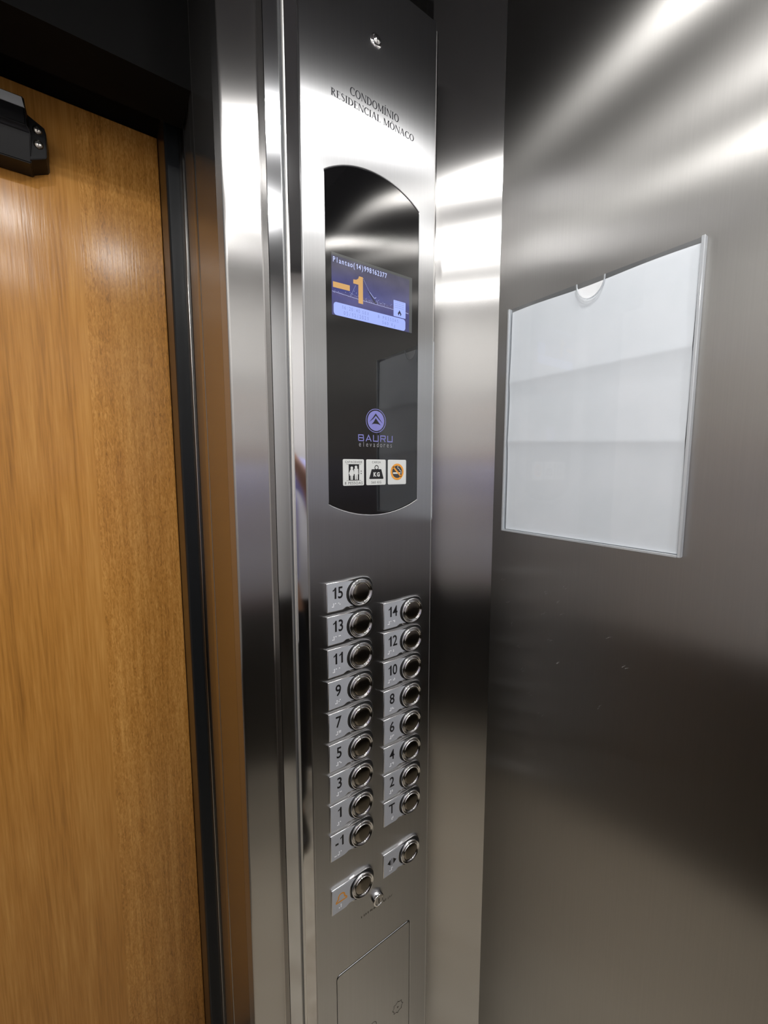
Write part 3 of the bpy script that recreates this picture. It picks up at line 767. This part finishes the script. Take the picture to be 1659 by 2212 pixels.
wslab('front_sheet', [front], hx-.0055, hx-.0070, M['acrylic'])
# notch rim, side channels and bottom channel
bm = bmesh.new(); rim = []
for i in range(0, 17):
    a = math.pi*i/16; rim.append((nc+nr*math.cos(a), hz1-.002-nr*1.25*math.sin(a)))
for (a, b_) in zip(rim, rim[1:]):
    d = Vector((b_[0]-a[0], b_[1]-a[1])).normalized(); nn = Vector((-d.y, d.x))*.0006
    q = [bm.verts.new((xx, p_[0]+s_*nn.x, p_[1]+s_*nn.y)) for p_ in (a, b_) for s_ in (-1, 1) for xx in (hx-.0054, hx-.0073)]
    bmesh.ops.convex_hull(bm, input=q)
wpart(finish('notch_rim', bm, M['acrylic_edge']))
for y0, y1, nm in ((hy0-.0005, hy0+.0035, 'side_channel'), (hy1-.0030, hy1+.0005, 'side_channel')):
    wpart(boxo(nm, (hx-.0088, hx-.0004, y0, y1, hz0-.0005, hz1-.001), M['acrylic_edge'], None, .0007))
wpart(boxo('bottom_channel', (hx-.0084, hx-.0004, hy0+.0036, hy1-.0031, hz0-.0010, hz0+.0024), M['acrylic_edge'], None, .0006))
# the sheet of paper inside: folded in three, so its panels tilt a little
bm = bmesh.new(); ny, nz_ = 20, 150
py0, py1, pz0, pz1 = hy0+.0055, hy1-.0050, hz0+.0030, hz1-.0060
fold = [(0, 0.0), (.385, .0019), (.40, .0019), (.6600, .0005), (.700, .0016), (1.0, .0)]
def off(t, s_):
    # two ridges where the sheet was folded
    k = .0
    for f in (.685, .400 - .012 + .035*(s_-.2)):
        k = max(k, math.exp(-(t-f)/.11) if t > f else math.exp(-(f-t)/.045))
    return .0002 + .0026*k
grid = []
ts = [i/nz_ for i in range(nz_+1)]
for t in ts:
    row = []
    for j in range(ny+1):
        s_ = j/ny; y = py0+(py1-py0)*s_; z = pz0+(pz1-pz0)*t
        if t == 1: z += .0012*math.sin(s_*9)-.001
        row.append(bm.verts.new((hx-.0022-off(t, s_), y, z)))
    grid.append(row)
for a, b_ in zip(grid, grid[1:]):
    for j in range(ny): bm.faces.new((a[j], a[j+1], b_[j+1], b_[j]))
pp = finish('paper_sheet', bm, M['paper'], None, True)
tag(pp, 'blank white sheet of paper with fold creases inside the clear wall holder', 'paper')

# ------------------------------------------------------------------ the photographer, seen only in the reflections
yaw = math.radians(34.8); pyaw = math.radians(12); bx_, by_ = .03, -.40
per = empty('person', (bx_, by_, 0)); per.rotation_euler = (0, 0, -pyaw); per.scale = (1, 1, 1.05)
tag(per, 'person in a lilac blue short-sleeved shirt and dark trousers holding up a phone', 'person')
def skin(name, verts, edges, mat, parent, lv=2, root=0):
    me = bpy.data.meshes.new(name); me.from_pydata([v[:3] for v in verts], edges, [])
    o = bpy.data.objects.new(name, me); COL.objects.link(o)
    md = o.modifiers.new('s', 'SKIN'); md.use_smooth_shade = True
    for i, v in enumerate(verts):
        s_ = me.skin_vertices[0].data[i]; s_.radius = (v[3], v[4] if len(v) > 4 else v[3]); s_.use_root = (i == root)
    sb = o.modifiers.new('u', 'SUBSURF'); sb.levels = sb.render_levels = lv
    dg = bpy.context.evaluated_depsgraph_get(); m2 = bpy.data.meshes.new_from_object(o.evaluated_get(dg)); m2.name = name
    bpy.data.objects.remove(o)
    m2.materials.clear(); ob = link(name, m2, mat, parent)
    for p_ in m2.polygons: p_.use_smooth = True
    return ob
V = [(0, 0, .95, .12, .10), (0, .0, 1.10, .125, .10), (0, 0, 1.27, .14, .11), (0, 0, 1.40, .13, .10), (0, .005, 1.48, .055, .055), (0, .02, 1.545, .052, .055),
     (0, .025, 1.60, .070, .085), (0, .02, 1.67, .075, .092), (0, .01, 1.735, .05, .06)]
E_ = [(i, i+1) for i in range(8)]
def chain(start, pts):
    k = start
    for p_ in pts: V.append(p_); E_.append((k, len(V)-1)); k = len(V)-1
    return k
for s_ in (-1, 1):
    chain(0, [(s_*.09, 0, .88, .085), (s_*.10, .01, .50, .055), (s_*.10, 0, .30, .055), (s_*.10, -.01, .09, .036), (s_*.105, .05, .04, .035), (s_*.11, .13, .028, .028)])
    w_ = chain(3, [(s_*.11, 0, 1.425, .06), (s_*.185, 0, 1.40, .052), (s_*.245, .05, 1.14, .040), (s_*.15, .25, 1.37, .028), (s_*.085, .325, 1.455, .024, .018), (s_*.062, .350, 1.475, .026, .014)])
    for q in range(4):
        chain(w_, [(s_*(.052-.004*q), .357, 1.500-.018*q, .0085), (s_*.044, .374, 1.508-.018*q, .0078), (s_*.040, .386, 1.510-.018*q, .0068)])
    chain(w_, [(s_*.052, .350, 1.450, .010), (s_*.036, .353, 1.446, .009), (s_*.022, .355, 1.450, .008)])
body = skin('body', V, E_, M['skin'], per, 2)
# face details
def blob(name, c, r_, mat, seg=16):
    bm = bmesh.new(); bmesh.ops.create_uvsphere(bm, u_segments=seg, v_segments=seg//2+2, radius=1)
    for v in bm.verts: v.co = Vector((c[0]+v.co.x*r_[0], c[1]+v.co.y*r_[1], c[2]+v.co.z*r_[2]))
    return finish(name, bm, mat, per, True)
blob('nose', (0, .108, 1.635), (.013, .018, .022), M['skin']); blob('mouth', (0, .098, 1.590), (.022, .006, .006), plain('lips', (.38, .12, .10), .5))
for s_ in (-1, 1):
    blob('eye', (s_*.029, .094, 1.660), (.012, .010, .007), M['white_dot']); blob('ear', (s_*.076, .012, 1.645), (.010, .020, .030), M['skin'])
# hair: cap over the skull
bm = bmesh.new(); bmesh.ops.create_uvsphere(bm, u_segments=28, v_segments=20, radius=1)
for v in bm.verts:
    x, y, z = v.co; v.co = Vector((x*.088, .005+y*.106, 1.690+z*.078))
bmesh.ops.delete(bm, geom=[v for v in bm.verts if v.co.z < 1.70 - max(0, -(v.co.y-.03))*.9 and not v.co.z > 1.705], context='VERTS')
finish('hair', bm, M['hair'], per, True)
V = [(0, 0, .84, .16, .125), (0, 0, 1.10, .155, .125), (0, 0, 1.28, .165, .13), (0, 0, 1.40, .14, .12), (0, .005, 1.475, .072, .07)]; E_ = [(0, 1), (1, 2), (2, 3), (3, 4)]
for s_ in (-1, 1): chain(3, [(s_*.12, 0, 1.43, .075), (s_*.190, 0, 1.40, .068), (s_*.226, .03, 1.30, .064), (s_*.236, .04, 1.25, .062)])
skin('shirt', V, E_, M['shirt'], per, 2)
V = [(0, 0, .98, .145, .115), (0, 0, .90, .15, .12)]; E_ = [(0, 1)]
for s_ in (-1, 1): chain(1, [(s_*.09, 0, .80, .095), (s_*.10, .01, .50, .075), (s_*.10, 0, .30, .070), (s_*.10, -.01, .07, .062)])
skin('trousers', V, E_, M['trousers'], per, 2)
for s_ in (-1, 1):
    skin('shoe', [(s_*.10, -.045, .050, .042, .040), (s_*.102, .03, .045, .045, .040), (s_*.108, .11, .036, .046, .030), (s_*.112, .17, .028, .036, .022)], [(0, 1), (1, 2), (2, 3)], M['shoe'], per, 2)
ph = boxo('smartphone', (-.037, .037, -.0085, 0, -.110, .045), M['black'], None, .003)
ph.location = (-math.sin(yaw)*.0085, -math.cos(yaw)*.0085, CAMZ); ph.rotation_euler = (math.radians(-6.2), 0, -yaw)
tag(ph, 'black smartphone held upright in both hands in front of the blue shirt', 'phone')
